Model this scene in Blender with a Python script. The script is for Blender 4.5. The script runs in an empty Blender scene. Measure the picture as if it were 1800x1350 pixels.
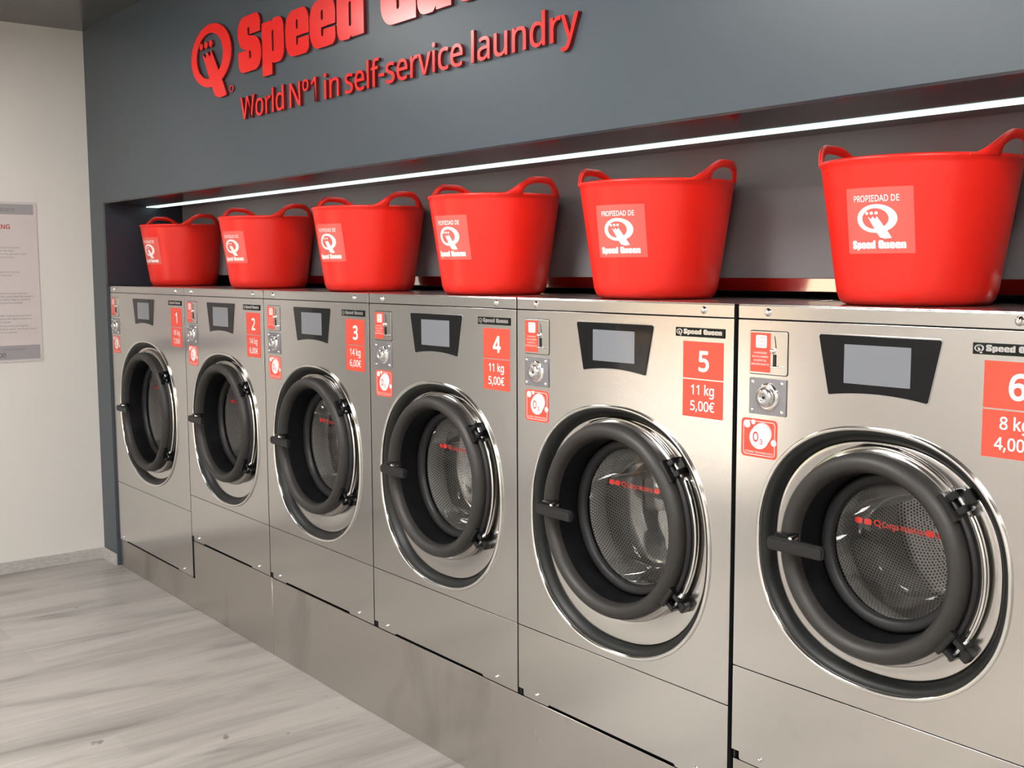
import bpy, bmesh, math, random
from math import sin, cos, pi, radians
from mathutils import Matrix, Vector
random.seed(7)
SC = bpy.context.scene
COL = SC.collection

# ------------------------------------------------------------------ camera
CAM = Vector((5.8102, -1.9548, 1.5564))
YAW, PITCH, ROLL, FPX = 0.8997, -0.1036, -0.0042, 1954.1169
fw = Vector((-sin(YAW)*cos(PITCH), cos(YAW)*cos(PITCH), sin(PITCH)))
rt0 = Vector((cos(YAW), sin(YAW), 0)); up0 = rt0.cross(fw)
rt = cos(ROLL)*rt0 + sin(ROLL)*up0; up = -sin(ROLL)*rt0 + cos(ROLL)*up0
cd = bpy.data.cameras.new('camera'); cam = bpy.data.objects.new('camera', cd); COL.objects.link(cam)
cam.matrix_world = Matrix(((rt.x, up.x, -fw.x, CAM.x), (rt.y, up.y, -fw.y, CAM.y), (rt.z, up.z, -fw.z, CAM.z), (0, 0, 0, 1)))
cd.sensor_fit = 'HORIZONTAL'; cd.sensor_width = 36; cd.lens = FPX/1800*36; cd.clip_start = 0.05
SC.camera = cam

# ------------------------------------------------------------------ world, sun, lights, exposure
w = bpy.data.worlds.new('world'); SC.world = w; w.use_nodes = True
bg = w.node_tree.nodes['Background']; bg.inputs[0].default_value = (0.84, 0.91, 1.0, 1); bg.inputs[1].default_value = 1.75
sl = bpy.data.lights.new('sun', 'SUN'); sun = bpy.data.objects.new('sun', sl); COL.objects.link(sun)
sl.energy = 4.3; sl.angle = radians(1.0); sl.color = (1.0, 0.93, 0.82)
sun.rotation_euler = Vector((0.35, -0.75, -0.75)).to_track_quat('-Z', 'Y').to_euler()
WX0, WX1, WZ0, WZ1, YF = 0.10, 1.65, 0.12, 2.55, -3.4     # shop window in the street wall
pl = bpy.data.lights.new('window_portal', 'AREA'); po = bpy.data.objects.new('window_portal', pl); COL.objects.link(po)
pl.shape = 'RECTANGLE'; pl.size = WX1-WX0; pl.size_y = WZ1-WZ0; pl.cycles.is_portal = True
po.location = ((WX0+WX1)/2, YF-0.02, (WZ0+WZ1)/2); po.rotation_euler = (radians(90), 0, 0)
SC.view_settings.view_transform = 'Standard'; SC.view_settings.look = 'None'
SC.view_settings.gamma = 1; SC.view_settings.use_curve_mapping = False
SC.view_settings.exposure = 1.92
SC.cycles.max_bounces = 10; SC.cycles.diffuse_bounces = 5; SC.cycles.glossy_bounces = 6
SC.cycles.transparent_max_bounces = 12; SC.cycles.sample_clamp_indirect = 6
SC.cycles.caustics_reflective = False; SC.cycles.caustics_refractive = False

# ------------------------------------------------------------------ materials
def mat(name, color, rough=0.5, metal=0.0, emit=0.0, coat=0.0, aniso=0.0, spec=0.5):
    m = bpy.data.materials.new(name); m.use_nodes = True
    b = m.node_tree.nodes['Principled BSDF']
    b.inputs['Base Color'].default_value = (*color, 1); b.inputs['Roughness'].default_value = rough
    b.inputs['Metallic'].default_value = metal; b.inputs['Coat Weight'].default_value = coat
    b.inputs['Coat Roughness'].default_value = 0.08
    b.inputs['Specular IOR Level'].default_value = spec
    if emit:
        b.inputs['Emission Color'].default_value = (*color, 1); b.inputs['Emission Strength'].default_value = emit
    if aniso:
        b.inputs['Anisotropic'].default_value = aniso
        t = m.node_tree.nodes.new('ShaderNodeTangent'); t.direction_type = 'RADIAL'; t.axis = 'Z'
        m.node_tree.links.new(t.outputs[0], b.inputs['Tangent'])
    return m
def N(m, t, **kw):
    n = m.node_tree.nodes.new(t)
    for k, v in kw.items(): setattr(n, k, v)
    return n
def L(m, a, b): m.node_tree.links.new(a, b)
def B(m): return m.node_tree.nodes['Principled BSDF']
def noise(m, scale, detail=3, vec='Object', sc=(1, 1, 1)):
    tc = N(m, 'ShaderNodeTexCoord'); mp = N(m, 'ShaderNodeMapping'); mp.inputs['Scale'].default_value = sc
    L(m, tc.outputs[vec], mp.inputs[0]); n = N(m, 'ShaderNodeTexNoise'); n.inputs['Scale'].default_value = scale
    n.inputs['Detail'].default_value = detail; L(m, mp.outputs[0], n.inputs['Vector']); return n
def ramp(m, src, stops):
    r = N(m, 'ShaderNodeValToRGB'); el = r.color_ramp.elements
    while len(el) < len(stops): el.new(0.5)
    for e, (p, c) in zip(el, stops): e.position = p; e.color = (*c, 1) if len(c) == 3 else c
    L(m, src, r.inputs[0]); return r
def vary(m, lo, hi, scale, sock='Roughness', sc=(1, 1, 1)):
    n = noise(m, scale, 4, sc=sc); mr = N(m, 'ShaderNodeMapRange')
    mr.inputs['From Min'].default_value = 0.3; mr.inputs['From Max'].default_value = 0.7
    mr.inputs['To Min'].default_value = lo; mr.inputs['To Max'].default_value = hi
    L(m, n.outputs[0], mr.inputs[0]); L(m, mr.outputs[0], B(m).inputs[sock])

STEEL = mat('brushed_stainless_steel', (0.66, 0.642, 0.62), 0.19, 1.0, aniso=0.2)
vary(STEEL, 0.182, 0.202, 1.2)
PLINTH = mat('worn_stainless_steel', (0.58, 0.55, 0.52), 0.3, 1.0, aniso=0.4); vary(PLINTH, 0.27, 0.33, 2.0, sc=(1, 1, 0.6))
TOPSTEEL = mat('polished_steel_top', (0.55, 0.54, 0.53), 0.24, 1.0)
CHROME = mat('chrome', (0.85, 0.84, 0.82), 0.10, 1.0)
SATIN = mat('satin_steel', (0.62, 0.62, 0.63), 0.25, 1.0)
RIMST = mat('dark_satin_steel_rim', (0.42, 0.40, 0.38), 0.16, 1.0)
LEDGE = mat('polished_steel_ledge', (0.62, 0.6, 0.57), 0.10, 1.0)
BLACK = mat('black_plastic', (0.014, 0.014, 0.015), 0.42, spec=0.4); vary(BLACK, 0.38, 0.5, 30)
BLACKG = mat('glossy_black_plastic', (0.008, 0.008, 0.009), 0.16)
RING = mat('satin_black_door_ring', (0.026, 0.024, 0.023), 0.50)
RUBBER = mat('black_rubber', (0.009, 0.010, 0.010), 0.45, spec=0.4)
PLATEBLK = mat('matte_black_plate', (0.006, 0.008, 0.007), 0.5, spec=0.2)
FUNNEL = mat('black_funnel_plastic', (0.004, 0.004, 0.005), 0.45, spec=0.22)
GREYRUB = mat('grey_door_gasket', (0.10, 0.10, 0.105), 0.5)
GAP = mat('dark_cabinet_side', (0.012, 0.012, 0.013), 0.6)
SCREENG = mat('glossy_black_panel', (0.006, 0.006, 0.007), 0.06, spec=0.3)
LCD = mat('grey_display', (0.17, 0.18, 0.20), 0.08, emit=0.05)
RED = mat('red_vinyl_sticker', (0.80, 0.075, 0.045), 0.35)
WHITE = mat('white_print', (0.88, 0.86, 0.86), 0.4)
REDPR = mat('red_print', (0.85, 0.035, 0.02), 0.4)
REDTUB = mat('red_flexible_plastic', (0.95, 0.020, 0.011), 0.36, spec=0.5)
B(REDTUB).inputs['Subsurface Weight'].default_value = 0.25; B(REDTUB).inputs['Subsurface Scale'].default_value = 0.03
TUBLAB = mat('pinkish_red_label', (0.84, 0.115, 0.095), 0.33)
SIGNRED = mat('red_acrylic_letter', (0.90, 0.016, 0.014), 0.22)
SIGNEDGE = mat('dark_sign_edge', (0.16, 0.012, 0.012), 0.4)
PLATEGR = mat('grey_lock_plate', (0.30, 0.30, 0.33), 0.32, 0.7)
DARKMETAL = mat('dark_metal', (0.08, 0.08, 0.07), 0.3, 0.8)
DISC = mat('faded_disc_print', (0.62, 0.50, 0.53), 0.4)
DISC2 = mat('pale_disc_print', (0.80, 0.70, 0.72), 0.4)
CREAM = mat('white_disc_print', (0.90, 0.84, 0.84), 0.4)

GLASS = bpy.data.materials.new('clear_glass'); GLASS.use_nodes = True
nt = GLASS.node_tree; nt.nodes.clear()
o_ = nt.nodes.new('ShaderNodeOutputMaterial'); mx = nt.nodes.new('ShaderNodeMixShader'); tr = nt.nodes.new('ShaderNodeBsdfTransparent')
gl = nt.nodes.new('ShaderNodeBsdfGlossy'); fr = nt.nodes.new('ShaderNodeFresnel'); ml = nt.nodes.new('ShaderNodeMath')
tr.inputs[0].default_value = (0.97, 0.97, 0.965, 1); gl.inputs['Roughness'].default_value = 0.02; fr.inputs[0].default_value = 1.5
ml.operation = 'MULTIPLY_ADD'; ml.inputs[1].default_value = 0.5; ml.inputs[2].default_value = 0.0; ml.use_clamp = True
nt.links.new(fr.outputs[0], ml.inputs[0]); nt.links.new(ml.outputs[0], mx.inputs[0])
nt.links.new(tr.outputs[0], mx.inputs[1]); nt.links.new(gl.outputs[0], mx.inputs[2]); nt.links.new(mx.outputs[0], o_.inputs[0])

# perforated drum: staggered round holes from the drum's own UVs (metres)
DRUM = mat('perforated_drum_steel', (0.60, 0.585, 0.57), 0.42, 0.6)
def drum_nodes(m, pitch):
    uv = N(m, 'ShaderNodeTexCoord'); sp = N(m, 'ShaderNodeSeparateXYZ'); L(m, uv.outputs['UV'], sp.inputs[0])
    def M(op, a, b=None, c=None):
        n = N(m, 'ShaderNodeMath', operation=op)
        for i, v in enumerate((a, b, c)):
            if v is None: continue
            if isinstance(v, (int, float)): n.inputs[i].default_value = v
            else: L(m, v, n.inputs[i])
        return n.outputs[0]
    v = M('DIVIDE', sp.outputs[1], pitch*0.866); row = M('FLOOR', v)
    u = M('ADD', M('DIVIDE', sp.outputs[0], pitch), M('MULTIPLY', M('MODULO', row, 2.0), 0.5))
    du = M('SUBTRACT', M('FRACT', u), 0.5); dv = M('SUBTRACT', M('FRACT', v), 0.5)
    d = M('SQRT', M('ADD', M('MULTIPLY', du, du), M('MULTIPLY', dv, dv)))
    r = N(m, 'ShaderNodeMapRange'); r.inputs[1].default_value = 0.24; r.inputs[2].default_value = 0.33; L(m, d, r.inputs[0])
    mix = N(m, 'ShaderNodeMix', data_type='RGBA'); L(m, r.outputs[0], mix.inputs[0])
    mix.inputs[6].default_value = (0.05, 0.047, 0.045, 1); mix.inputs[7].default_value = (0.86, 0.845, 0.83, 1)
    L(m, mix.outputs[2], B(m).inputs['Base Color'])
    bp = N(m, 'ShaderNodeBump'); bp.inputs['Strength'].default_value = 0.6; bp.inputs['Distance'].default_value = 0.002
    L(m, d, bp.inputs['Height']); L(m, bp.outputs[0], B(m).inputs['Normal'])
drum_nodes(DRUM, 0.0095)

def smudge(m, col, scale, lo, hi, k, sc):
    n = noise(m, scale, 3, sc=sc); n.inputs['Distortion'].default_value = 0.6
    rr = ramp(m, n.outputs[0], [(lo, col), (hi, tuple(c*k for c in col))]); L(m, rr.outputs[0], B(m).inputs['Base Color'])
smudge(PLINTH, (0.60, 0.57, 0.54), 2.6, 0.58, 0.74, 0.80, (1.6, 1, 0.7))
smudge(STEEL, (0.655, 0.638, 0.617), 5.0, 0.66, 0.76, 0.93, (1.5, 1, 1))
# walls
def paint(name, col, rough, bump=0.02, scale=180):
    m = mat(name, col, rough); n = noise(m, scale, 2); bp = N(m, 'ShaderNodeBump'); bp.inputs['Strength'].default_value = bump
    bp.inputs['Distance'].default_value = 0.002; L(m, n.outputs[0], bp.inputs['Height']); L(m, bp.outputs[0], B(m).inputs['Normal']); return m
DARKWALL = paint('slate_grey_wall_paint', (0.056, 0.073, 0.090), 0.38)
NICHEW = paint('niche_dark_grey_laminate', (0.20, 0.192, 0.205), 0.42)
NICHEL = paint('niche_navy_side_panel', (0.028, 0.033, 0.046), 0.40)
SOFFIT = mat('glossy_dark_soffit', (0.030, 0.024, 0.030), 0.12, spec=0.5)
PLASTER = paint('off_white_plaster', (0.77, 0.745, 0.705), 0.75, 0.08, 40)
CEILM = mat('dark_ceiling_tile', (0.085, 0.085, 0.078), 0.22); 
def tile_nodes(m):
    g = N(m, 'ShaderNodeNewGeometry'); sp = N(m, 'ShaderNodeSeparateXYZ'); L(m, g.outputs['Position'], sp.inputs[0])
    outs = []
    for k, off in ((0, 0.235), (1, -0.453)):
        a = N(m, 'ShaderNodeMath', operation='SUBTRACT'); L(m, sp.outputs[k], a.inputs[0]); a.inputs[1].default_value = off
        b = N(m, 'ShaderNodeMath', operation='PINGPONG'); L(m, a.outputs[0], b.inputs[0]); b.inputs[1].default_value = 0.3
        c = N(m, 'ShaderNodeMath', operation='GREATER_THAN'); L(m, b.outputs[0], c.inputs[0]); c.inputs[1].default_value = 0.004
        outs.append(c.outputs[0])
    p = N(m, 'ShaderNodeMath', operation='MULTIPLY'); L(m, outs[0], p.inputs[0]); L(m, outs[1], p.inputs[1])
    mix = N(m, 'ShaderNodeMix', data_type='RGBA'); L(m, p.outputs[0], mix.inputs[0])
    mix.inputs[6].default_value = (0.01, 0.01, 0.01, 1); mix.inputs[7].default_value = (0.085, 0.085, 0.078, 1)
    L(m, mix.outputs[2], B(m).inputs['Base Color'])
tile_nodes(CEILM)
# floor: greyed wood-look planks running along y
FLOORM = mat('grey_wood_vinyl_planks', (0.4, 0.37, 0.34), 0.36)
def floor_nodes(m):
    tc = N(m, 'ShaderNodeTexCoord'); mp = N(m, 'ShaderNodeMapping'); mp.inputs['Rotation'].default_value = (0, 0, radians(90))
    L(m, tc.outputs['Object'], mp.inputs[0])
    br = N(m, 'ShaderNodeTexBrick'); br.offset = 0.37; L(m, mp.outputs[0], br.inputs['Vector'])
    br.inputs['Scale'].default_value = 1.0; br.inputs['Brick Width'].default_value = 1.22; br.inputs['Row Height'].default_value = 0.18
    br.inputs['Mortar Size'].default_value = 0.0009; br.inputs['Mortar Smooth'].default_value = 0.3; br.inputs['Bias'].default_value = 0
    br.inputs['Color1'].default_value = (0.35, 0.35, 0.35, 1); br.inputs['Color2'].default_value = (0.65, 0.65, 0.65, 1); br.inputs['Mortar'].default_value = (0.45, 0.45, 0.45, 1)
    n1 = noise(m, 2.6, 6, sc=(2.6, 0.40, 1)); n1.inputs['Distortion'].default_value = 0.9; n1.inputs['Roughness'].default_value = 0.58
    n2 = noise(m, 22, 5, sc=(3.5, 0.16, 1)); n3 = noise(m, 0.8, 2)
    r1 = ramp(m, n1.outputs[0], [(0.27, (0.20, 0.182, 0.168)), (0.40, (0.33, 0.305, 0.28)), (0.52, (0.41, 0.38, 0.35)), (0.72, (0.47, 0.44, 0.41))])
    r2 = ramp(m, n2.outputs[0], [(0.3, (0.92, 0.92, 0.92)), (0.7, (1.05, 1.05, 1.05))])
    m1 = N(m, 'ShaderNodeMix', data_type='RGBA', blend_type='MULTIPLY'); m1.inputs[0].default_value = 1; L(m, r1.outputs[0], m1.inputs[6]); L(m, r2.outputs[0], m1.inputs[7])
    m2 = N(m, 'ShaderNodeMix', data_type='RGBA', blend_type='OVERLAY'); m2.inputs[0].default_value = 0.28; L(m, m1.outputs[2], m2.inputs[6]); L(m, br.outputs['Color'], m2.inputs[7])
    r3 = ramp(m, n3.outputs[0], [(0.3, (0.92, 0.92, 0.92)), (0.7, (1.05, 1.05, 1.05))])
    m3 = N(m, 'ShaderNodeMix', data_type='RGBA', blend_type='MULTIPLY'); m3.inputs[0].default_value = 1; L(m, m2.outputs[2], m3.inputs[6]); L(m, r3.outputs[0], m3.inputs[7])
    # small dark scuffs
    n4 = noise(m, 9, 2, sc=(1, 1, 1)); r4 = ramp(m, n4.outputs[0], [(0.735, (1, 1, 1)), (0.76, (0.45, 0.44, 0.43))])
    m4 = N(m, 'ShaderNodeMix', data_type='RGBA', blend_type='MULTIPLY'); m4.inputs[0].default_value = 1; L(m, m3.outputs[2], m4.inputs[6]); L(m, r4.outputs[0], m4.inputs[7])
    L(m, m4.outputs[2], B(m).inputs['Base Color'])
    bp = N(m, 'ShaderNodeBump'); bp.inputs['Strength'].default_value = 0.12; bp.inputs['Distance'].default_value = 0.002
    L(m, n2.outputs[0], bp.inputs['Height']); L(m, bp.outputs[0], B(m).inputs['Normal'])
floor_nodes(FLOORM)
SKIRT = mat('light_grey_skirting', (0.50, 0.475, 0.455), 0.35); _n = noise(SKIRT, 30, 5, sc=(1, 1, 4))
_r = ramp(SKIRT, _n.outputs[0], [(0.35, (0.43, 0.41, 0.395)), (0.65, (0.56, 0.535, 0.515))]); L(SKIRT, _r.outputs[0], B(SKIRT).inputs['Base Color'])
LEDM = mat('led_diffuser', (0.72, 1.0, 0.97), 0.4, emit=0.40)
PANELM = mat('ceiling_panel_diffuser', (1.0, 0.975, 0.935), 0.4, emit=13.0)
PANELD = mat('dimmed_ceiling_panel_diffuser', (1.0, 0.975, 0.935), 0.4, emit=7.5)
ALU = mat('aluminium_profile', (0.75, 0.75, 0.76), 0.3, 1.0)
POSTER = mat('poster_paper', (0.66, 0.61, 0.60), 0.5); POSTGR = mat('poster_grey_band', (0.36, 0.35, 0.37), 0.5)
INK = mat('dark_ink', (0.06, 0.06, 0.07), 0.5); INKG = mat('grey_ink', (0.22, 0.20, 0.21), 0.5); INKR = mat('red_ink', (0.50, 0.06, 0.05), 0.5)
FRAMEW = mat('white_aluminium_frame', (0.7, 0.7, 0.7), 0.4)

# ------------------------------------------------------------------ helpers
def link(name, me, m=None, parent=None, loc=None, smooth=None, kind=None):
    o = bpy.data.objects.new(name, me); COL.objects.link(o)
    if m is not None and not me.materials: me.materials.append(m)
    if parent is not None: o.parent = parent
    if loc is not None: o.location = loc
    if smooth is not None: me.shade_smooth() if smooth else None
    if kind: o['kind'] = kind
    return o
def tag(o, label, cat, group=None):
    o['label'] = label; o['category'] = cat
    if group: o['group'] = group
    return o
def thing(name, label, cat, loc=(0, 0, 0), group=None):
    o = bpy.data.objects.new(name, None); COL.objects.link(o); o.location = loc; o.empty_display_size = 0.1
    return tag(o, label, cat, group)
def mesh(bm, name):
    me = bpy.data.meshes.new(name); bm.normal_update(); bm.to_mesh(me); bm.free(); return me
def boxbm(bm, x0, x1, y0, y1, z0, z1):
    v = [bm.verts.new(p) for p in ((x0, y0, z0), (x1, y0, z0), (x1, y1, z0), (x0, y1, z0), (x0, y0, z1), (x1, y0, z1), (x1, y1, z1), (x0, y1, z1))]
    for f in ((3, 2, 1, 0), (4, 5, 6, 7), (0, 1, 5, 4), (1, 2, 6, 5), (2, 3, 7, 6), (3, 0, 4, 7)): bm.faces.new([v[i] for i in f])
def box(name, x0, x1, y0, y1, z0, z1, m, parent=None, bev=0, kind=None, loc=None):
    bm = bmesh.new(); boxbm(bm, x0, x1, y0, y1, z0, z1)
    if bev: bmesh.ops.bevel(bm, geom=bm.edges[:], offset=bev, segments=2, affect='EDGES', profile=0.5)
    return link(name, mesh(bm, name), m, parent, loc, kind=kind)
def lathe_bm(prof, cx, cz, seg=96, closed_end=False, uv=False, a0=0, a1=2*pi):
    """profile (r, y) spun about the y axis through (cx, cz)"""
    bm = bmesh.new(); rings = []; full = abs(a1-a0-2*pi) < 1e-6; n = seg if full else seg+1
    for r, y in prof:
        rings.append([bm.verts.new((cx+r*cos(a0+(a1-a0)*i/seg), y, cz+r*sin(a0+(a1-a0)*i/seg))) for i in range(n)])
    ul = bm.loops.layers.uv.new('UVMap') if uv else None
    acc = [0]
    for k in range(1, len(prof)): acc.append(acc[-1]+math.hypot(prof[k][0]-prof[k-1][0], prof[k][1]-prof[k-1][1]))
    rm = max(r for r, y in prof)
    for k in range(len(prof)-1):
        for i in range(seg):
            j = (i+1) % n
            f = bm.faces.new((rings[k][i], rings[k][j], rings[k+1][j], rings[k+1][i])); f.smooth = True
            if ul:
                for lp, (a, b) in zip(f.loops, ((i, k), (i+1, k), (i+1, k+1), (i, k+1))):
                    lp[ul].uv = (2*pi*rm*a/seg+20, acc[b]+0.0)
    if closed_end: bm.faces.new(rings[-1])
    bmesh.ops.recalc_face_normals(bm, faces=bm.faces[:])
    return bm
def lathe(name, prof, cx, cz, m, parent, seg=96, **kw):
    return link(name, mesh(lathe_bm(prof, cx, cz, seg, **kw), name), m, parent)
def sup(rx, rz, n, t):
    c, s = cos(t), sin(t)
    return rx*math.copysign(abs(c)**(2/n), c), rz*math.copysign(abs(s)**(2/n), s)
def loft(name, rings, m, parent=None, closed=False):
    bm = bmesh.new(); vr = [[bm.verts.new(p) for p in r] for r in rings]; n = len(vr[0])
    K = len(vr) if closed else len(vr)-1
    for k in range(K):
        a, b = vr[k], vr[(k+1) % len(vr)]
        for i in range(n):
            f = bm.faces.new((a[i], a[(i+1) % n], b[(i+1) % n], b[i])); f.smooth = True
    bmesh.ops.recalc_face_normals(bm, faces=bm.faces[:])
    return link(name, mesh(bm, name), m, parent)
def tube(name, path, r, m, parent, seg=8, closed=False, flat=1.0):
    bm = bmesh.new(); n = len(path); rings = []
    P = [Vector(p) for p in path]
    for i in range(n):
        d = (P[(i+1) % n]-P[i-1]) if closed else (P[min(i+1, n-1)]-P[max(i-1, 0)])
        d.normalize(); s = d.cross(Vector((0, 1, 0)))
        if s.length < 1e-4: s = d.cross(Vector((0, 0, 1)))
        s.normalize(); q = s.cross(d).normalized()
        rings.append([bm.verts.new(P[i]+s*r*cos(2*pi*k/seg)+q*r*flat*sin(2*pi*k/seg)) for k in range(seg)])
    for i in range(n if closed else n-1):
        for k in range(seg):
            f = bm.faces.new((rings[i][k], rings[i][(k+1) % seg], rings[(i+1) % n][(k+1) % seg], rings[(i+1) % n][k])); f.smooth = True
    if not closed:
        bm.faces.new(rings[0]); bm.faces.new(rings[-1])
    bmesh.ops.recalc_face_normals(bm, faces=bm.faces[:])
    return link(name, mesh(bm, name), m, parent)

# 2D shapes / text -> mesh standing in the xz plane, front facing -y
def round_poly(pts, r, seg=5):
    out = []; n = len(pts)
    for i in range(n):
        rr = r[i] if isinstance(r, (list, tuple)) else r
        p = Vector(pts[i]); a = Vector(pts[i-1])-p; b = Vector(pts[(i+1) % n])-p
        if rr <= 0: out.append(tuple(p)); continue
        ua, ub = a.normalized(), b.normalized(); ang = ua.angle(ub)
        d = min(rr/math.tan(ang/2), a.length*0.49, b.length*0.49); rad = d*math.tan(ang/2)
        c = p+(ua+ub).normalized()*(rad/sin(ang/2)); s = p+ua*d; e = p+ub*d
        a0 = math.atan2(s.y-c.y, s.x-c.x); a1 = math.atan2(e.y-c.y, e.x-c.x); da = (a1-a0+pi) % (2*pi)-pi
        for k in range(seg+1):
            t = a0+da*k/seg; out.append((c.x+rad*cos(t), c.y+rad*sin(t)))
    return out
def ell(cx, cy, rx, ry, n=40, a0=0): return [(cx+rx*cos(a0+2*pi*i/n), cy+ry*sin(a0+2*pi*i/n)) for i in range(n)]
def rrect(x0, x1, z0, z1, r, seg=5): return round_poly([(x0, z0), (x1, z0), (x1, z1), (x0, z1)], r, seg)
DG = None
def curve_mesh(cu):
    o = bpy.data.objects.new('tmp', cu); COL.objects.link(o); bpy.context.view_layer.update()
    me = bpy.data.meshes.new_from_object(o.evaluated_get(bpy.context.evaluated_depsgraph_get()))
    bpy.data.objects.remove(o); bpy.data.curves.remove(cu); return me
def flat_mesh(polys, ext=0.0, bev=0.0):
    cu = bpy.data.curves.new('c', 'CURVE'); cu.dimensions = '2D'; cu.fill_mode = 'BOTH'; cu.extrude = max(ext/2-bev, 0); cu.bevel_depth = bev
    cu.bevel_resolution = 2
    if bev: cu.offset = -bev
    for p in polys:
        s = cu.splines.new('POLY'); s.points.add(len(p)-1); s.use_cyclic_u = True
        for q, (x, y) in zip(s.points, p): q.co = (x, y, 0, 1)
    return curve_mesh(cu)
def stand(me, x, y, z, sx=1, sz=1):
    """(u, v, w) -> (x+u, y-w, z+v)"""
    me.transform(Matrix(((sx, 0, 0, x), (0, 0, -1, y), (0, sz, 0, z), (0, 0, 0, 1)))); return me
def shape(name, polys, y, m, parent, ext=0.001, bev=0.0, x=0, z=0):
    """a flat shape whose front face is at y-ext"""
    me = stand(flat_mesh(polys, ext, bev), x, y-ext/2, z); return link(name, me, m, parent)
try:
    FONT = bpy.data.fonts.load(bpy.utils.system_resource('DATAFILES')+'/fonts/NotoSansHebrew-Regular.woff2')
except Exception:
    FONT = None
def text_mesh(body, ext=0.0, bold=0.0, res=4, shear=0.0):
    cu = bpy.data.curves.new('t', 'FONT'); cu.body = body; cu.extrude = ext/2; cu.offset = bold; cu.resolution_u = res; cu.shear = shear
    if FONT: cu.font = FONT
    return curve_mesh(cu)
def bounds(me):
    xs = [v.co.x for v in me.vertices]; ys = [v.co.y for v in me.vertices]; return min(xs), max(xs), min(ys), max(ys)
CAPH = (lambda b: b[3])(bounds(text_mesh('H')))
def text_local(body, cap, width=None, bold=0.0, ext=0.0, res=3, shear=0.0):
    """text mesh in its own 2D plane, baseline at 0, starts at x=0, given cap height and total width"""
    me = text_mesh(body, 0, bold, res, shear); b = bounds(me); s = cap/CAPH; sx = s if width is None else width/(b[1]-b[0])
    me.transform(Matrix(((sx, 0, 0, -b[0]*sx), (0, s, 0, 0), (0, 0, 1, 0), (0, 0, 0, 1)))); return me
def join_meshes(mes):
    bm = bmesh.new()
    for me in mes: bm.from_mesh(me); bpy.data.meshes.remove(me)
    return mesh(bm, 'm')
def bold_copies(body, cap, d, width=None):
    mes = []
    for k, (a, b) in enumerate(((0, 0), (d, 0), (-d, 0), (0, d), (0, -d), (d*.7, d*.7), (-d*.7, d*.7), (d*.7, -d*.7), (-d*.7, -d*.7))):
        me = text_local(body, cap, width); me.transform(Matrix.Translation((a, b, k*2e-5))); mes.append(stand(me, 0, 0, 0))
    return join_meshes(mes)
def shifted(me, x, y, z):
    me.transform(Matrix.Translation((x, y, z))); return me
def text(name, body, x0, x1, base, cap, y, m, parent, bold=0.0, res=3, mode='left', shear=0.0):
    """x1 None keeps natural width; mode centre centres on x0"""
    me = text_local(body, cap, None if x1 is None else x1-x0, bold, res=res, shear=shear)
    if mode == 'centre': b = bounds(me); x0 = x0-(b[0]+b[1])/2
    stand(me, x0, y, base); return link(name, me, m, parent)

# heavy condensed letters (x-height 1, cap 1.30), drawn as polygons with holes
def G(ch):
    """returns (outer polygons + holes, advance width)"""
    def leaf(x0, x1, y0, y1, r): return rrect(x0, x1, y0, y1, r, 7)
    if ch == 'S':
        o = round_poly([(1.25, 0.86), (1.25, 1.33), (0, 1.33), (0, 0.60), (0.72, 0.46), (0.72, 0.28), (0.62, 0.28), (0.62, 0.50), (0.0, 0.50), (0.0, -0.03), (1.28, -0.03), (1.28, 0.72), (0.56, 0.86), (0.56, 1.04), (0.66, 1.04), (0.66, 0.86)],
                       [0, .48, .48, .42, .08, .03, .03, 0, 0, .46, .46, .42, .08, .03, .03, 0], 6)
        return [o], 1.28
    if ch == 'p':
        o = round_poly([(0, -0.27), (0.52, -0.27), (0.52, 0.02), (0.60, -0.02), (1.14, -0.02), (1.14, 1.03), (0.62, 1.03), (0.52, 0.96), (0.52, 1.0), (0, 1.0)], [0, 0, 0, .05, .34, .34, .08, 0, 0, 0], 6)
        return [o, leaf(0.52, 0.62, 0.26, 0.76, .045)], 1.14
    if ch == 'd':
        o = round_poly([(1.14, 1.33), (0.62, 1.33), (0.62, 0.98), (0.54, 1.03), (0, 1.03), (0, -0.02), (0.52, -0.02), (0.62, 0.05), (0.62, 0.0), (1.14, 0.0)], [0, 0, 0, .05, .34, .34, .08, 0, 0, 0], 6)
        return [o, leaf(0.52, 0.62, 0.24, 0.76, .045)], 1.14
    if ch == 'e':
        o = round_poly([(1.16, 0.42), (1.16, 1.03), (0, 1.03), (0, -0.02), (1.16, -0.02), (1.16, 0.36), (0.63, 0.36), (0.63, 0.22), (0.53, 0.22), (0.53, 0.42)], [.02, .40, .40, .40, .36, 0, 0, .045, .045, 0], 6)
        return [o, leaf(0.53, 0.63, 0.58, 0.80, .045)], 1.16
    if ch == 'u':
        o = round_poly([(0, 1.0), (0.52, 1.0), (0.52, 0.24), (0.62, 0.24), (0.62, 1.0), (1.14, 1.0), (1.14, 0), (0.64, 0), (0.64, 0.08), (0.54, -0.02), (0, -0.02)], [0, 0, .045, .045, 0, 0, 0, 0, 0, .08, .34], 6)
        return [o], 1.14
    if ch == 'n':
        o = round_poly([(0, 0), (0.52, 0), (0.52, 0.76), (0.62, 0.76), (0.62, 0), (1.14, 0), (1.14, 1.03), (0.60, 1.03), (0.52, 0.94), (0.52, 1.0), (0, 1.0)], [0, 0, .045, .045, 0, 0, .34, .08, 0, 0, 0], 6)
        return [o], 1.14
    if ch == 'Q':
        o = round_poly([(0, -0.02), (1.30, -0.02), (1.30, 1.33), (0, 1.33)], [.44, .02, .44, .44], 7)
        return [o, leaf(0.60, 0.70, 0.26, 1.06, .045)], 1.30
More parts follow.
